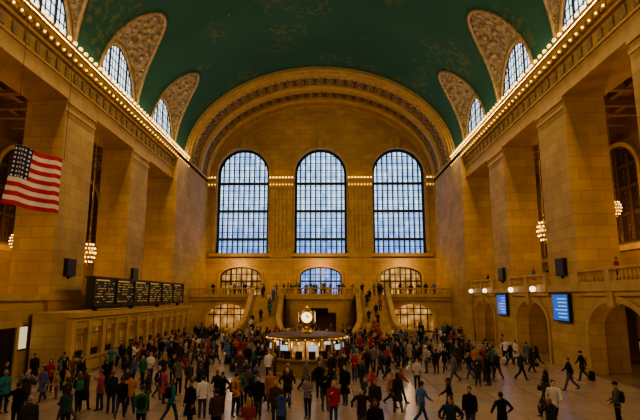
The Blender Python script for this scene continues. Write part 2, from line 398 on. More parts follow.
for i,(a,b) in enumerate(zip(arc,arc[1:])):
    mid=(a[0]+b[0])/2
    zt=4.75; zb=0
    if abs(mid)<1.9: zb=2.4+1.3*sqrt(1-(mid/1.9)**2)
    mb.poly([(*a,zb),(*b,zb),(*b,zt),(*a,zt)],0)
    mb.poly([(a[0]*1.04,70.5+(a[1]-70.5)*1.06,4.75),(b[0]*1.04,70.5+(b[1]-70.5)*1.06,4.75),(b[0]*1.04,70.5+(b[1]-70.5)*1.06,5.3),(a[0]*1.04,70.5+(a[1]-70.5)*1.06,5.3)],1)
mb.poly([(a[0]*1.04,70.5+(a[1]-70.5)*1.06,ZB) for a in arc],1)
mb.poly([(a[0]*1.04,70.5+(a[1]-70.5)*1.06,4.75) for a in arc],1)
for i in range(0,n,2): balustrade(mb,arc[i],arc[i+2],ZB,mi=1,sp=.4)
mb.box(-2.2,2.2,70.4,70.6,0,4.7,2)
mb.obj('balcony_east',[M_STONE,M_TRIM,M_DARKST])
mb=MB()
for c in (-12.9,12.9):
    mb.box(c-4,c+4,76,76.1,0,4.7,0)
    for k in range(9): mb.box(c-4+k-.07,c-4+k+.07,75.9,76,0,4.7,1)
    for z in (0,2.4,3.3): mb.box(c-4,c+4,75.88,76,z,z+.14,1)
mb.obj('passage_shopfront',[M_WARMGL,M_BRONZE])
def stair(s):
    mb=MB(); n=31; x0,x1=sorted((s*5.3,s*9.1))
    for i in range(n):
        y1=70.05-i*.3; z=ZB*(1-i/n)
        mb.box(x0,x1,y1-.3,y1,0,z,0)
    for px,fl in ((s*5.1,-s),(s*9.3,s)):
        rows=[]; K=24
        for k in range(K+1):
            t=k/K; y=70.05-10.0*t; out=fl*1.6*max(0,(t-.6)/.4)**2
            z=ZB*(1-min(1,t*10.0/9.3))+1.0
            rows.append([(px+out-.22,y,0),(px+out-.22,y,z-.15),(px+out-.3,y,z-.15),(px+out-.3,y,z),(px+out+.3,y,z),(px+out+.3,y,z-.15),(px+out+.22,y,z-.15),(px+out+.22,y,0)])
        mb.grid(rows,1)
        mb.poly(rows[-1],1); e=rows[-1][3]
        mb.lathe((e[0]+.3,e[1]-.25,0),[(.5,0),(.5,.3),(.38,.35),(.36,1.1),(.5,1.15),(.5,1.35),(.2,1.5)],14,1)
    mb.obj('grand_staircase',[M_TRIM,M_STONE])
stair(-1); stair(1)
mb=MB(); mb.box(-18.7,18.7,Y0+.05,1.2,3.1,3.55,0); balustrade(mb,(-18.5,.9),(18.5,.9),3.55,.9,.6,1)
for x in (-14,-7,0,7,14): mb.box(x-.5,x+.5,.2,1.1,0,3.1,0)
mb.obj('balcony_west',[M_STONE,M_TRIM])

Ts=lambda u,v,w:(W+w,u,v)
mb=MB(); dk=MB()
for c in CEN:
    arch_panel(mb,Ts,c-HO,c+HO,0,5.9,c,3.3,0,2.9,1.9,1.0,0); arch_ring(mb,Ts,c,3.3,.4,0,2.9,1.9,-.12,0,1)
    mb.tbox(Ts,c-HO,c+HO,5.5,5.95,-.35,8.95,1); mb.tbox(Ts,c-HO,c+HO,5.2,5.5,-.18,.2,1)
    balustrade(mb,(W-.1,c-HO+.2),(W-.1,c+HO-.2),5.95,1.05,mi=1)
    mb.tbox(Ts,c-.35,c+.35,4.55,5.5,-.3,0,1)
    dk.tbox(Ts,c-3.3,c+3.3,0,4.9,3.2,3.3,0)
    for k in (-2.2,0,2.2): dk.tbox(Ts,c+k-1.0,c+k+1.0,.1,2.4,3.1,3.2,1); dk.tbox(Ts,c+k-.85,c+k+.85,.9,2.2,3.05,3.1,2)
for a,b in solid[1:]: mb.tbox(Ts,a,min(b,70),5.5,5.95,-.25,0,1)
mb.obj('balcony_south',[M_STONE,M_TRIM]); dk.obj('door_track_gate',[M_DARKST,M_BRONZE,M_WARMDIM])
Tn=lambda u,v,w:(-W-w,u,v)
mb=MB()
for c in CEN:
    mb.tbox(Tn,c-HO,c+HO,0,4.9,.3,.8,0); mb.tbox(Tn,c-HO,c+HO,4.9,5.3,-.05,8.95,1)
    mb.tbox(Tn,c-1.3,c-1.0,0,3.2,.15,.3,1); mb.tbox(Tn,c+1.0,c+1.3,0,3.2,.15,.3,1); mb.tbox(Tn,c-1.5,c+1.5,3.2,3.6,.1,.3,1)
    mb.tbox(Tn,c-1,c+1,0,3.2,.27,.3,2)
for a,b in solid[1:]: mb.tbox(Tn,a,b,4.9,5.3,-.2,0,1)
mb.obj('wall_ticket_gallery',[M_STONE,M_TRIM,M_BRONZE])

for s in (-1,1):
    T=lambda u,v,w,s=s:(s*(W+w),u,v)
    for a,b in solid[2:5]:
        c=(a+b)/2; mb=MB(); mb.tbox(T,c-.75,c+.75,6.7,8.0,-.22,0,0); mb.tbox(T,c-.65,c+.65,6.8,7.9,-.26,-.22,1); mb.tbox(T,c-.1,c+.1,6.5,6.7,-.15,0,0)
        mb.obj('wall_loudspeaker',[M_BRONZE,M_BLACK])
T=Ts
for c in (38.4,51.2):
    mb=MB(); mb.tbox(T,c-1.3,c+1.3,3.3,5.4,-.3,-.12,0); mb.tbox(T,c-1.2,c+1.2,3.4,5.3,-.33,-.3,1)
    for k in range(6): mb.tbox(T,c-1.05,c-1.05+random.uniform(.9,1.9),3.6+k*.27,3.68+k*.27,-.335,-.33,2)
    mb.obj('information_screen',[M_BLACK,M_SCREEN,M_SCRTXT])
mb=MB(); mb.tbox(Tn,32.9,33.9,1.7,3.3,.16,.29,0); mb.tbox(Tn,33.0,33.8,1.8,3.2,.12,.16,1); mb.obj('lit_poster',[M_BRONZE,M_WHITE])
for y in (42.2,47.2,55.0,60.2):
    mb=MB(); c=(W-.75,y,5.75)
    mb.tube([(W-.36,y,5.3),(W-.6,y,5.25),(W-.75,y,5.45)],[.05,.05,.05],6,0)
    mb.lathe((c[0],y,5.42),[(.05,0),(.2,.06),(.22,.12)],10,0); mb.ball((c[0],y,5.76),.25,1,12,8)
    mb.lathe((c[0],y,5.98),[(.12,0),(.05,.12),(.01,.2)],8,0)
    mb.obj('globe_wall_lamp',[M_GOLD,M_LAMP],True)

mb=MB(); XB=-16.0
mb.box(-18.78,XB-.25,34,62,0,4.1,0)
Tb=lambda u,v,w:(XB-w,u,v)
mb.tbox(Tb,34,62,0,.9,0,.3,0); mb.tbox(Tb,34,62,.9,1.05,-.3,.3,1)
mb.tbox(Tb,34,62,3.0,3.5,0,.3,0); mb.tbox(Tb,33.9,62.1,3.5,3.75,-.12,.3,1); mb.tbox(Tb,33.8,62.2,3.75,4.1,-.35,.3,1)
u=34
while u<62.1:
    mb.tbox(Tb,u-.28,u+.28,0,3.5,-.1,.3,1)
    if u<61:
        mb.tbox(Tb,u+.28,u+2.05,1.05,3.0,.24,.26,2)
        for j in range(1,6): mb.tbox(Tb,u+.28+j*.3-.02,u+.28+j*.3+.02,1.05,2.6,.1,.14,3)
        mb.tbox(Tb,u+.28,u+2.05,2.55,2.65,.08,.16,3); mb.tbox(Tb,u+.6,u+1.7,1.05,1.5,.05,.1,4)
    u+=2.333
mb.obj('ticket_booth_row',[M_STONE,M_TRIM,M_WARMDIM,M_GOLD,M_BRONZE])
M_TXT=plain('gold_text',(.6,.45,.15),.5,0,(1,.62,.16),.22,sampling=False)
mb=MB()
mb.tbox(Tb,37,60,4.55,6.5,.15,.75,0); mb.tbox(Tb,36.9,60.1,6.5,6.65,.05,.85,1); mb.tbox(Tb,36.9,60.1,4.4,4.55,.05,.85,1)
for u in (37,41,44.8,48.6,52.4,56.2,60): mb.tbox(Tb,u-.1,u+.1,4.5,6.6,.08,.2,1)
for u in (38,45,52,59): mb.tbox(Tb,u-.15,u+.15,4.11,4.45,.3,.6,1)
for u0 in (37,41,44.8,48.6,52.4,56.2):
    for r in range(8):
        v=4.72+r*.2; u=u0+.3
        while u<u0+3.4:
            l=random.uniform(.1,.45)
            if random.random()<.6: mb.tbox(Tb,u,min(u+l,u0+3.5),v,v+.065,.135,.15,2)
            u+=l+.16
    mb.tbox(Tb,u0+.3,u0+2.6,6.33,6.43,.135,.15,2)
mb.obj('departure_board',[M_BLACK,M_BRONZE,M_TXT])

def chandelier(x,y,z,ztop,S=1.0):
    mb=MB()
    mb.tube([(x,y,z+1.2*S),(x,y,ztop)],[.03,.03],6,0)
    k=z+1.4*S
    while k<ztop: mb.ball((x,y,k),.06,0,6,4); k+=.6
    mb.lathe((x,y,z-1.2*S),[(.02*S,0),(.12*S,.1*S),(.08*S,.2*S),(.3*S,.35*S),(.48*S,.8*S),(.54*S,1.2*S),(.48*S,1.6*S),(.32*S,2.0*S),(.16*S,2.2*S),(.1*S,2.4*S),(.03*S,2.5*S)],14,0)
    for r,h,n in ((.34,-.8,8),(.53,-.42,12),(.6,.0,14),(.55,.4,12),(.4,.76,8)):
        for i in range(n):
            a=2*pi*i/n; mb.ball((x+r*S*cos(a),y+r*S*sin(a),z+h*S),.075*S,1,6,4)
    for h,r in ((-.42,.54),(.0,.6),(.4,.55)): mb.lathe((x,y,z+h*S),[((r-.02)*S,-.03),((r+.03)*S,0),((r-.02)*S,.03)],18,0)
    mb.obj('chandelier',[M_GOLD,M_BULBW],True)
def lamp(kind,loc,energy,col,size=.5,rot=None,sy=None,name='lamp'):
    l=bpy.data.lights.new(name,kind); l.energy=energy; l.color=col
    if kind=='POINT': l.shadow_soft_size=size
    if kind=='AREA':
        l.size=size
        if sy: l.shape='RECTANGLE'; l.size_y=sy
    o=bpy.data.objects.new(name,l); o.location=loc
    if rot: o.rotation_euler=rot
    COL.objects.link(o); return o
for s,zz in ((-1,9.0),(1,10.9)): chandelier(s*(W+1.6),44.5,zz,20.0)
for c in CEN:
    for s,zz in ((-1,9.6),(1,12.2)):
        chandelier(s*(W+5.6),c-4.6,zz,20.3,.62)
        lamp('POINT',(s*(W+5.2),c-3.6,zz-1.6),560,(1,.58,.20),.35,name='chandelier_light')
    lamp('POINT',(W+2.0,c,3.6),70,(1,.60,.24),.25,name='gate_fill_light')  # added warm point behind each gate arch, no fixture, brightens the arch
WC=(1,.69,.35)
for s in (-1,1):
    lamp('AREA',(s*(W-.3),29,24.0),1900,(1,.70,.36),.3,(0,s*math.radians(-28)+pi,0),76,name='cornice_cove_light')
    lamp('AREA',(s*(W-.99),29,23.5),5300,WC,.12,(0,s*math.radians(50),0),74,name='cornice_wash_fill')  # added warm fill strips under the bulb line, brighten opposite walls and floor

bx,by=-.42,36
K=.9
def S2(p): return [(r*K,h) for r,h in p]
mb=MB()
mb.lathe((bx,by,0),S2([(2.95,0),(2.95,.15),(2.8,.2),(2.8,.95),(3.05,1.0),(3.1,1.1),(2.6,1.12)]),32,5)
mb.lathe((bx,by,0),[(1.3,1.1),(1.3,2.25)],24,3)
for i in range(16):
    a=2*pi*i/16; x,y=bx+2.45*cos(a),by+2.45*sin(a)
    mb.tube([(x,y,1.1),(x,y,2.3)],[.06,.06],6,1)
    a2=a+pi/16; mb.ball((bx+2.3*cos(a2),by+2.3*sin(a2),2.12),.07,2,6,4)
    mb.box(bx+2.2*cos(a2)-.22,bx+2.2*cos(a2)+.22,by+2.2*sin(a2)-.2,by+2.2*sin(a2)+.2,1.12,1.6,4)
    if i%2==0: mb.tbox(lambda u,v,w,a2=a2:(bx+(2.5+w)*cos(a2)-u*sin(a2),by+(2.5+w)*sin(a2)+u*cos(a2),v),-.3,.3,1.66,2.0,0,.06,6)
mb.lathe((bx,by,0),S2([(2.7,2.25),(3.0,2.3),(3.05,2.5),(2.95,2.6),(2.3,2.66),(.5,2.72)]),32,7)
mb.lathe((bx,by,0),S2([(3.04,2.32),(3.1,2.36),(3.1,2.42),(3.04,2.46)]),32,1)
for i in range(32):
    a=2*pi*i/32; mb.ball((bx+2.83*cos(a),by+2.83*sin(a),2.39),.035,2,5,4)
mb.lathe((bx,by,2.73),[(.5,0),(.42,.15),(.22,.25),(.16,.4),(.3,.45),(.34,.48)],16,1)
mb.obj('information_booth',[M_TRIM,M_GOLD,M_BULBS,M_BOOTHGL,M_BLACK,M_DARKST,M_SCRTXT,M_LATT])
mb=MB(); cz=3.73
mb.lathe((bx,by,cz),[(.1,-.5),(.38,-.42),(.5,-.2),(.53,0),(.5,.2),(.38,.4),(.2,.5),(.1,.55),(.14,.64),(.05,.75),(.01,.82)],20,0)
for ax,d in (('y',-1),('y',1),('x',-1),('x',1)):
    if ax=='y': c1=(bx,by+d*.42,cz)
    else: c1=(bx+d*.42,by,cz)
    mb.lathe(c1,[(.46,0),(.48,d*.10),(.42,d*.14)],20,0,ax)
    c2=(c1[0]+(d*.145 if ax=='x' else 0),c1[1]+(d*.145 if ax=='y' else 0),cz)
    mb.lathe(c2,[(.37,0),(.36,d*.01)],20,1,ax)
    e=d*.17
    for (du,dv) in ((.0,.26),(.16,.08)):
        for q in range(5):
            f=q/5
            if ax=='y': mb.box(c1[0]+du*f-.018,c1[0]+du*f+.04,c1[1]+e-.01,c1[1]+e+.01,cz+dv*f-.02,cz+dv*f+.05,2)
            else: mb.box(c1[0]+e-.01,c1[0]+e+.01,c1[1]+du*f-.018,c1[1]+du*f+.04,cz+dv*f-.02,cz+dv*f+.05,2)
mb.obj('four_faced_clock',[M_GOLD,M_OPAL,M_BLACK])
lamp('POINT',(bx,by-1.9,1.95),22,(1,.66,.3),.1,name='booth_light')
lamp('POINT',(bx,by+1.9,1.95),22,(1,.66,.3),.1,name='booth_light')

def flagmat():
    m,nt,b=newmat('flag_cloth'); N=nt.nodes; L=nt.links
    uv=N.new('ShaderNodeUVMap'); s=N.new('ShaderNodeSeparateXYZ'); L.new(uv.outputs[0],s.inputs[0])
    def M(op,a,bv):
        n=N.new('ShaderNodeMath'); n.operation=op
        for i,v in enumerate((a,bv)):
            if hasattr(v,'is_linked'): L.new(v,n.inputs[i])
            else: n.inputs[i].default_value=v
        return n.outputs[0]
    st=M('MODULO',M('FLOOR',M('MULTIPLY',s.outputs[1],13),0),2)
    m1=N.new('ShaderNodeMix'); m1.data_type='RGBA'; L.new(st,m1.inputs['Factor']); m1.inputs['A'].default_value=(.5,.02,.025,1); m1.inputs['B'].default_value=(.8,.72,.66,1)
    can=M('MULTIPLY',M('LESS_THAN',s.outputs[0],.4),M('GREATER_THAN',s.outputs[1],6/13))
    cu=M('SUBTRACT',M('FRACT',M('MULTIPLY',s.outputs[0],15),0),.5); cv=M('SUBTRACT',M('FRACT',M('MULTIPLY',s.outputs[1],13*9/7*.8),0),.5)
    dd=M('ADD',M('MULTIPLY',cu,cu),M('MULTIPLY',cv,cv)); star=M('LESS_THAN',dd,.06)
    m2=N.new('ShaderNodeMix'); m2.data_type='RGBA'; L.new(star,m2.inputs['Factor']); m2.inputs['A'].default_value=(.012,.02,.08,1); m2.inputs['B'].default_value=(.75,.75,.75,1)
    m3=N.new('ShaderNodeMix'); m3.data_type='RGBA'; L.new(can,m3.inputs['Factor']); L.new(m1.outputs['Result'],m3.inputs['A']); L.new(m2.outputs['Result'],m3.inputs['B'])
    L.new(m3.outputs['Result'],b.inputs['Base Color']); b.inputs['Roughness'].default_value=.8
    return m
me=bpy.data.meshes.new('flag'); nu,nv=40,20; V=[];F=[];UV=[]
for j in range(nv+1):
    for i in range(nu+1):
        u=i/nu; v=j/nv
        x=-16.1+3.15*u+.4*v*(1-u); z=10.0+3.25*v-.95*u*v-.65*u*(1-v)+.05*sin(u*9)
        y=25.5+.16*sin(u*10+v*2)+.08*sin(u*19-v)
        V.append((x,y,z)); UV.append((u,v))
for j in range(nv):
    for i in range(nu):
        a=j*(nu+1)+i; F.append((a,a+1,a+nu+2,a+nu+1))
me.from_pydata(V,[],F); ul=me.uv_layers.new(name='UVMap')
for p in me.polygons:
    p.use_smooth=True
    for li in p.loop_indices: ul.data[li].uv=UV[me.loops[li].vertex_index]
me.materials.append(flagmat())
fo=bpy.data.objects.new('american_flag',me); COL.objects.link(fo)
mb=MB()
mb.tube([(-15.70,25.55,13.25),(-15.70,25.55,31)],[.012,.012],5); mb.tube([(-12.95,25.5,12.3),(-12.95,25.5,33.5)],[.012,.012],5)
c=mb.obj('suspension_cables',[M_BRONZE]); c.parent=fo

# ------------------------------------------------------------------ people
def attrmat(name,attr,rough=.8,objcol=False):
    m,nt,b=newmat(name); N=nt.nodes; L=nt.links
    if objcol: a=N.new('ShaderNodeObjectInfo'); L.new(a.outputs['Color'],b.inputs['Base Color'])
    else:
        a=N.new('ShaderNodeAttribute'); a.attribute_type='OBJECT'; a.attribute_name=attr; L.new(a.outputs['Color'],b.inputs['Base Color'])
    b.inputs['Roughness'].default_value=rough; b.inputs['Specular IOR Level'].default_value=.25
    return m
P_MATS=[attrmat('coat_cloth','',.85,True),attrmat('trouser_cloth','trouser_color'),attrmat('skin','skin_color',.55),attrmat('hair','hair_color',.5),
        plain('shoe_leather',(.02,.015,.012),.5),attrmat('bag_cloth','bag_color'),plain('eye_dark',(.02,.015,.01),.3),plain('lips',(.3,.08,.06),.5)]
def remesh(mb,vox):
    me=mb.mesh('tmp',[]); bm=bmesh.new(); bm.from_mesh(me); bmesh.ops.recalc_face_normals(bm,faces=bm.faces); bm.to_mesh(me); bm.free()
    o=bpy.data.objects.new('tmp',me); COL.objects.link(o)
    r=o.modifiers.new('r','REMESH'); r.mode='VOXEL'; r.voxel_size=vox
    sm=o.modifiers.new('s','SMOOTH'); sm.iterations=4; sm.factor=.5
    dg=bpy.context.evaluated_depsgraph_get(); e=o.evaluated_get(dg); m2=e.to_mesh()
    vs=[tuple(v.co) for v in m2.vertices]; fs=[tuple(p.vertices) for p in m2.polygons]
    e.to_mesh_clear(); bpy.data.objects.remove(o); bpy.data.meshes.remove(me)
    return vs,fs
def person_mesh(name,legs=((8,5),(-8,5)),arms=((0,12,8),(0,12,8)),coat=.80,longhair=False,hat=False,backpack=False,bag=False,suitcase=False,lean=0,headturn=0,female=False,hood=False,headscale=1):
    out=MB()
    def add(vf,mi):
        i=len(out.v); out.v+=vf[0]; out.f+=[tuple(i+k for k in f) for f in vf[1]]; out.m+=[mi]*len(vf[1])
    R=math.radians; sw=.175 if female else .195
    tr=MB(); sh=MB(); low=9
    pts=[]
    for sd,(a,kb) in zip((-1,1),legs):
        a=R(a);kb=R(kb); h=Vector((sd*.095,0,.92)); k=h+Vector((sd*.005,sin(a),-cos(a)))*.43; an=k+Vector((0,sin(a-kb),-cos(a-kb)))*.41
        pts.append((h,k,an)); low=min(low,an.z)
    dz=.075-low
    for (h,k,an),(a,kb) in zip(pts,legs):
        for v in (h,k,an): v.z+=dz
        ms=(h+k)/2; cf=k.lerp(an,.35)
        tr.tube([h+Vector((0,0,.06)),h,ms,k,cf,an],[.08,.1,.088,.066,.066,.058],12)
        lift=an.z-.075; tp=-.9*lift
        heel=an+Vector((0,-.06,-.045)); ball=an+Vector((0,.11,-.045+tp*.5)); toe=an+Vector((0,.185,-.05+tp*.6))
        sh.tube([heel,an+Vector((0,0,-.03)),ball,toe],[(.038,.028),(.042,.045),(.048,.03),(.03,.02)],10)
    tr.tube([(0,0,.80+dz),(0,0,.9+dz),(0,0,1.02+dz)],[(.12,.09),(.17,.118),(.14,.1)],14)
    Z=dz
    add(remesh(tr,.02),1); add(remesh(sh,.014),4)
    ln=R(lean)
    def TL(x,y,z):
        zz=z-.95; return Vector((x,y*cos(ln)+zz*sin(ln),.95+zz*cos(ln)-y*sin(ln)+Z))
    to=MB()
    cw=.155 if female else .17
    prof=[(1.50,.06,.06),(1.47,.09,.075),(1.43,.155,.095),(1.36,.185,.115),(1.26,.18,.125),(1.12,cw-.005,.115),(1.0,cw+.01,.12),(.9,.185,.13)]
    if coat<.88: prof.append((coat,.19+(.9-coat)*.15,.135+(.9-coat)*.22))
    n=18; rr=[]
    for z,rx,ry in prof: rr.append([TL(rx*cos(2*pi*k/n),ry*sin(2*pi*k/n),z) if z>.94 else Vector((rx*cos(2*pi*k/n),ry*sin(2*pi*k/n),z+Z)) for k in range(n)])
    to.grid(rr,0,True); to.poly(rr[0]); to.poly(rr[-1])
    hands=[]
    for sd,(s,eb,ab) in zip((-1,1),arms):
        s=R(s)+ln*.5;eb=R(eb);ab=R(ab); S=TL(sd*sw,0,1.405)
        d1=Vector((sd*sin(ab),sin(s)*cos(ab),-cos(s)*cos(ab))); E=S+d1*.29
        ins=-sd*.35*min(1,eb/1.2); d2=Vector((ins+sd*sin(ab)*.3,sin(s+eb),-cos(s+eb))).normalized(); Wp=E+d2*.24
        to.tube([TL(sd*(sw-.07),0,1.42),S,S.lerp(E,.5),E,E.lerp(Wp,.5),Wp],[.06,.066,.057,.05,.047,.042],12)
        hands.append((sd,Wp,d2))
    if hood: to.ball(TL(0,-.10,1.48),.11,0,12,8,(1,.7,.7))
    else: to.tube([TL(0,-.01,1.45),TL(0,-.005,1.53)],[.08,.07],14)
    add(remesh(to,.018),0)
    for sd,w,d in hands:
        d=d.normalized(); up=Vector((sd,0,0)); side=d.cross(up).normalized()
        if side.y<0: side=-side
        hm=MB(); pe=w+d*.085
        hm.tube([w-d*.03,w,w+d*.04,pe],[.026,.028,.036,.034],10)
        nrm=side.cross(d).normalized()
        hm.v=[tuple(Vector(v)-nrm*((Vector(v)-w).dot(nrm))*.45) for v in hm.v]
        for i,(off,L) in enumerate(((.027,.066),(.009,.075),(-.009,.07),(-.027,.054))):
            b0=pe+side*off-d*.012; cu=-Vector((sd,0,0))
            b1=b0+d*L*.5+cu*.006; b2=b1+d*L*.35+cu*.018; b3=b2+d*L*.2+cu*.02
            hm.tube([b0,b1,b2,b3],[.0088,.0085,.0078,.006],6)
        t0=w+d*.025+side*.024; t1=t0+(d*.6+side*.6).normalized()*.04; t2=t1+(d*.9+side*.25).normalized()*.03
        hm.tube([t0,t1,t2],[.012,.0105,.007],6)
        add((hm.v,hm.f),2)
    ht=R(headturn); hc=TL(0,.02,1.628); cH=Matrix.Rotation(ht,3,'Z')
    def HP(x,y,z): return hc+cH@(Vector((x,y,z))*headscale)
    hd=MB(); rows=[]
    for i in range(1,15):
        ph=pi*i/15; zz=cos(ph)
        jaw=1-.28*max(0,-zz)**1.2
        rows.append([HP(.076*sin(ph)*jaw*cos(2*pi*k/18),(.094*sin(ph)*sin(2*pi*k/18))*(1-.08*max(0,-zz))+(.012*max(0,-zz)),.118*zz) for k in range(18)])
    hd.grid(rows,0,True); hd.poly(rows[0]); hd.poly(rows[-1])
    hd.tube([TL(0,-.01,1.44),TL(0,.0,1.5),HP(0,-.01,-.06)],[.06,.055,.054],12)
    hd.tube([HP(0,.085,.015),HP(0,.104,-.02),HP(0,.092,-.032)],[.009,.014,.012],6)
    for sd in (-1,1): hd.ball(HP(sd*.078,-.005,-.005),.03,0,8,6,(.4,.7,1.1))
    add(remesh(hd,.0105),2)
    ey=MB()
    for sd in (-1,1): ey.ball(HP(sd*.03,.083,.012),.011,6,8,5,(1.3,.7,.8)); ey.tube([HP(sd*.018,.092,.032),HP(sd*.045,.082,.032)],[.004,.004],5,3)
    ey.ball(HP(0,.087,-.058),.011,7,8,5,(2,.6,.5))
    i=len(out.v); out.v+=ey.v; out.f+=[tuple(i+k for k in f) for f in ey.f]; out.m+=ey.m
    hr=MB()
    c0=HP(0,-.018,.028)
    hr.ball(c0,.1,0,18,12,(.86*headscale,1.0*headscale,1.06*headscale))
    if longhair:
        hr.tube([HP(0,-.05,.04),HP(0,-.075,-.06),HP(0,-.075,-.16),HP(0,-.085,-.25)],[(.07,.05),(.085,.05),(.09,.04),(.06,.02)],14)
        for sd in (-1,1): hr.tube([HP(sd*.06,0,.05),HP(sd*.082,.0,-.03),HP(sd*.08,-.01,-.13)],[.02,.026,.02],8)
    add(remesh(hr,.013),3)
    if hat:
        h2=MB(); h2.ball(HP(0,-.01,.055),.104,0,18,12,(.92,1.06,.86)); h2.tube([HP(0,-.008,.035),HP(0,-.008,.065)],[(.1,.112),(.1,.11)],18)
        add((h2.v,h2.f),5)
    if backpack:
        b=MB(); rows=[]
        for z,rx,ry in ((.98,.10,.05),(1.02,.15,.085),(1.15,.165,.10),(1.32,.15,.085),(1.40,.11,.05),(1.42,.05,.02)):
            rows.append([TL((abs(cos(a))**.6*(1 if cos(a)>0 else -1))*rx,-.19+ry*(abs(sin(a))**.6*(1 if sin(a)>0 else -1)),z) for a in [2*pi*k/16+.01 for k in range(16)]])
        b.grid(rows,0,True); b.poly(rows[0]); b.poly(rows[-1])
        add(remesh(b,.02),5); b=MB()
        for sd in (-1,1): b.tube([TL(sd*.1,-.13,1.38),TL(sd*.11,-.02,1.475),TL(sd*.12,.10,1.38),TL(sd*.13,.135,1.25),TL(sd*.15,.05,1.1),TL(sd*.14,-.12,1.05)],[.016]*6,6)
        add((b.v,b.f),5)
    if bag:
        sd,w,d=hands[1]; b=MB(); c=w+d*.13
        bz=c.z-.36
        rows=[]
        for z,rx,ry in ((0,.05,.13),(.03,.06,.16),(.15,.055,.15),(.24,.02,.13)):
            rows.append([(c.x+rx*(abs(cos(a))**.5*(1 if cos(a)>0 else -1)),c.y+ry*(abs(sin(a))**.5*(1 if sin(a)>0 else -1)),bz+z) for a in [2*pi*k/16+.01 for k in range(16)]])
        b.grid(rows,0,True); b.poly(rows[0]); b.poly(rows[-1])
        b.tube([(c.x,c.y-.08,bz+.22),(c.x,c.y-.05,bz+.33),(c.x,c.y,bz+.37),(c.x,c.y+.05,bz+.33),(c.x,c.y+.08,bz+.22)],[.01]*5,6)
        add((b.v,b.f),5)
    if suitcase:
        sd,w,d=hands[0]; b=MB(); cx,cy=w.x,w.y-.28
        rows=[]
        for z,rx,ry in ((.06,.15,.09),(.1,.19,.12),(.5,.19,.12),(.56,.15,.08)):
            rows.append([(cx+rx*(abs(cos(a))**.35*(1 if cos(a)>0 else -1)),cy+ry*(abs(sin(a))**.35*(1 if sin(a)>0 else -1)),z) for a in [2*pi*k/20+.01 for k in range(20)]])
        b.grid(rows,0,True); b.poly(rows[0]); b.poly(rows[-1])
        b.tube([(cx-.08,cy,.55),(cx-.06,cy+.18,w.z-.09),(cx+.06,cy+.18,w.z-.09),(cx+.08,cy,.55)],[.009]*4,6)
        for qx in (-.14,.14):
            for qy in (-.08,.08): b.lathe((cx+qx-.015,cy+qy,.035),[(.034,0),(.034,.03)],10,0,'x')
        add((b.v,b.f),5)
    return out.mesh(name,P_MATS,True)
V=[]
def pv(k,**a): V.append((k,person_mesh('figure_'+k,**a)))
pv('stand',legs=((4,3),(-4,3)),arms=((-4,14,9),(4,16,8)))
pv('walk',legs=((24,6),(-20,26)),arms=((-24,18,8),(22,34,8)),lean=3)
pv('walkb',legs=((-22,30),(22,5)),arms=((22,30,9),(-26,14,9)),lean=4,coat=.72)
pv('pack',legs=((3,3),(-5,4)),arms=((8,40,8),(6,60,9)),backpack=True,hat=True)
pv('phone',legs=((5,4),(-3,3)),arms=((-4,14,9),(22,105,8)),headturn=15,coat=.76)
pv('longcoat',legs=((16,5),(-13,18)),arms=((-14,16,9),(14,20,9)),coat=.52,longhair=True,female=True,bag=True)
pv('woman',legs=((3,3),(-5,4)),arms=((14,80,9),(12,75,9)),longhair=True,female=True,coat=.82)
pv('hips',legs=((2,2),(-4,3)),arms=((-18,70,38),(-18,70,38)),headturn=-20,hood=True)
pv('case',legs=((20,6),(-18,24)),arms=((-22,6,12),(18,30,8)),suitcase=True,lean=4,hat=True,coat=.7)
pv('wpack',legs=((-16,22),(18,5)),arms=((16,50,8),(-14,30,8)),backpack=True,longhair=True,female=True,lean=3)
pv('camera',legs=((5,3),(-5,3)),arms=((48,100,14),(48,100,14)),hood=True)
pv('coatman',legs=((4,3),(-4,3)),arms=((-2,20,8),(2,20,8)),coat=.5,bag=True)
MESH=dict(V)
DARK=[(.006,.006,.007),(.01,.01,.013),(.014,.012,.011),(.012,.016,.03),(.02,.017,.014),(.03,.03,.032),(.008,.008,.01),(.05,.035,.022),(.03,.02,.015)]
LIT=[(.32,.02,.02),(.55,.52,.47),(.05,.12,.3),(.03,.14,.07),(.35,.32,.27),(.12,.14,.17),(.2,.1,.05),(.02,.17,.17),(.3,.07,.1),(.09,.12,.22),(.65,.62,.6),(.4,.15,.04),(.16,.15,.15)]
PANT=[(.01,.01,.012),(.015,.018,.03),(.03,.045,.09),(.02,.03,.06),(.04,.035,.03),(.08,.07,.055),(.008,.008,.009),(.05,.07,.14)]
SKIN=[(.55,.33,.22),(.48,.28,.18),(.6,.38,.27),(.25,.13,.07),(.4,.22,.13)]
HAIR=[(.012,.008,.006),(.04,.02,.01),(.015,.012,.01),(.12,.07,.03),(.25,.22,.2),(.3,.19,.07)]
placed=[]
def person(k,x,y,z=0,rot=None,col=None,sc=None,pant=None):
    o=bpy.data.objects.new('person',MESH[k]); COL.objects.link(o)
    o.location=(x,y,z); o.rotation_euler=(0,0,math.radians(rot) if rot is not None else random.uniform(0,2*pi))
    s=sc or random.uniform(.95,1.07); o.scale=(s,s,s)
    c=col or (random.choice(DARK) if random.random()<.58 else random.choice(LIT))
    o.color=(*c,1)
    o['trouser_color']=list(pant or random.choice(PANT))+[1.0]; o['skin_color']=list(random.choice(SKIN))+[1.0]
    o['hair_color']=list(random.choice(HAIR))+[1.0]; o['bag_color']=list(random.choice(DARK+LIT[:6]))+[1.0]
    placed.append((x,y)); return o
BLK=(.006,.006,.008)
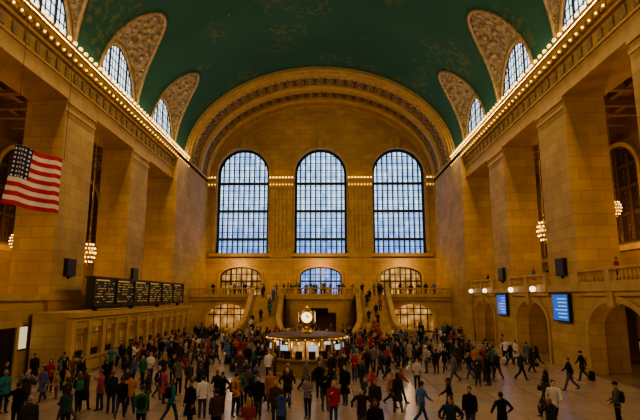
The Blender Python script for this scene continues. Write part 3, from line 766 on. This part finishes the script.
near=[('coatman',-11.1,28.3,10,BLK),('woman',-9.85,31.7,170,(.65,.62,.58)),('camera',-7,27.9,20,(.14,.12,.1)),('stand',-2.0,22.7,180,BLK),
('pack',-6.1,20.0,15,(.03,.16,.07)),('wpack',-5.5,21.8,-50,(.02,.16,.15)),('stand',-3.1,19.4,30,(.06,.03,.025)),('camera',-.7,19.6,-15,(.04,.08,.2)),
('woman',.15,22.7,160,(.2,.16,.17)),('phone',1.25,21.5,190,(.3,.02,.03)),('coatman',1.87,25.5,150,BLK),('phone',.9,24.2,200,BLK),
('hips',-11.2,20.5,20,BLK),('stand',-13.8,27,190,(.3,.03,.02)),('woman',-14.3,28.5,200,(.25,.03,.04)),('pack',-13.0,26.8,150,(.4,.2,.08)),('stand',-14.6,26.4,170,(.03,.12,.1)),
('walk',-13.6,30.3,-80,(.05,.12,.07)),('longcoat',-10.4,24.4,-120,(.05,.035,.025)),('walkb',-7.9,22.5,10,BLK),
('walk',4.9,21.8,-70,(.06,.12,.32)),('walkb',4.65,26.1,-110,(.2,.06,.04)),('woman',6.06,29.4,180,(.45,.42,.38)),('walk',6.3,22.8,80,BLK),
('stand',6.4,20.0,150,BLK),('hips',7.3,19.1,10,BLK),('walkb',10.35,21.8,165,(.6,.55,.45)),('camera',8.7,18.3,15,(.03,.025,.025)),
('walk',14.6,29.4,80,BLK),('case',17.0,32.8,90,BLK),('pack',12.6,21.2,60,(.1,.11,.04)),('longcoat',12.1,26.6,70,BLK),('walk',13.2,32.8,-90,(.02,.03,.06)),
('walkb',16.6,38.7,90,BLK),('phone',9.85,30.7,180,(.03,.03,.035)),('walk',8.7,31.7,100,(.12,.12,.13)),('case',15.0,39.7,-90,BLK),
('walk',-5.45,26.6,40,(.02,.02,.02)),('woman',3.2,25.2,90,(.35,.03,.04)),('wpack',2.9,28.4,200,(.02,.02,.03)),
('walk',-8.9,25.6,-150,(.03,.03,.035)),('phone',-4.2,24.6,170,(.02,.02,.025)),('longcoat',-1.0,26.4,190,(.05,.03,.03)),('hips',-3.4,28.2,20,(.03,.04,.07)),
('woman',-6.0,30.0,60,BLK),('walkb',-.2,28.9,-40,(.12,.1,.09)),('camera',-8.4,29.6,0,(.02,.03,.02)),('stand',3.0,22.0,170,(.03,.02,.02)),
('stand',-1.1,21.3,170,(.05,.03,.03)),('coatman',-4.5,21.0,150,BLK),('woman',-8.9,19.8,60,(.02,.05,.06)),('hips',2.3,19.8,170,(.02,.02,.025)),('phone',-7.3,24.1,120,(.03,.03,.05)),
('camera',-12.3,22.9,10,(.05,.03,.02)),('stand',-2.9,25.6,10,(.08,.07,.06)),('walk',-10.0,22.0,70,BLK),('stand',.6,26.8,0,BLK),('longcoat',4.2,23.9,10,(.02,.02,.02)),
('stand',2.6,17.6,175,BLK),('woman',-1.7,18.0,10,(.22,.04,.05)),('coatman',-9.2,17.9,20,(.03,.03,.03)),('hips',5.2,18.0,160,(.02,.03,.05))]
for k,x,y,r,c in near: person(k,x,y,0,r,c,sc=(.72 if (x<-12.8 and 26<y<27.1) else random.uniform(.99,1.07)))
def ok(x,y,md):
    if (x-bx)**2+(y-by)**2<3.4**2: return False
    if x<-15.0 and y>32.5: return False
    if y>59 and 3<abs(x)<12: return False
    if y>65.5 and abs(x)<6: return False
    return all((x-a)**2+(y-b)**2>md*md for a,b in placed)
def dens(x,y):
    if y<30: return .28 if x<4 else .06
    if y<35: return .8 if x<5 else .2
    if y<62:
        return .95 if x<9 else .4
    return .8
n=0; tries=0
while n<410 and tries<30000:
    tries+=1
    x=random.uniform(-17.2,16.8); y=22+46*random.random()
    if random.random()>dens(x,y): continue
    g=random.choice([1,1,2,2,3,4]); r0=random.uniform(0,360)
    for j in range(g):
        xx=x+random.uniform(-1,1)*(j>0); yy=y+random.uniform(-1,1)*(j>0)
        if abs(xx)>17.2 or yy<21 or not ok(xx,yy,.62): continue
        moving=random.random()<.45
        k=random.choice(['walk','walkb','case','wpack','longcoat'] if moving else ['stand','pack','phone','woman','hips','camera','coatman'])
        person(k,xx,yy,0,(r0+random.uniform(-25,25)) if moving else None,sc=(random.uniform(.62,.75) if random.random()<.05 else None)); n+=1
for i in range(46):
    x=random.uniform(-17,17); y=random.uniform(71.3,76.5)
    if all((x-a)**2+(y-b)**2>.5 for a,b in placed): person(random.choice(['stand','phone','woman','camera','hips']),x,y,ZB)
for x in (-3.2,-1.2,.6,2.6): person('camera',x,68.6 if abs(x)<3 else 69.6,ZB,180)
for s in (-1,1):
    for i in (2,5,9,12,16,20,23,26,29):
        person(random.choice(['stand','phone','woman']),s*random.uniform(5.9,8.5),69.9-i*.3,ZB*(1-i/31),180 if i%2 else 0)
for c in (31.7,44.7,57.7):
    for d in (-2,.8): person('stand',W+.8,c+d,5.95,90)

for c in (-12.9,12.9): lamp('POINT',(c,73.5,4.2),260,(1,.62,.26),.4,name='passage_light')
for c in (-12.6,12.6,0): lamp('POINT',(c,76.5,9.2),400,(1,.62,.26),.3,name='balcony_fill_light')  # added warm fill for the east balcony level, no lanterns here
w=bpy.data.worlds.new('World'); SC.world=w; w.use_nodes=True
w.node_tree.nodes['Background'].inputs[0].default_value=(.5,.65,1,1); w.node_tree.nodes['Background'].inputs[1].default_value=.3

cd=bpy.data.cameras.new('Camera'); cd.lens=28.1; cd.clip_end=400; cam=bpy.data.objects.new('Camera',cd); COL.objects.link(cam)
cam.location=(1.0,0,5.2); cam.rotation_euler=(math.radians(90+9.76),0,math.radians(.8)); SC.camera=cam
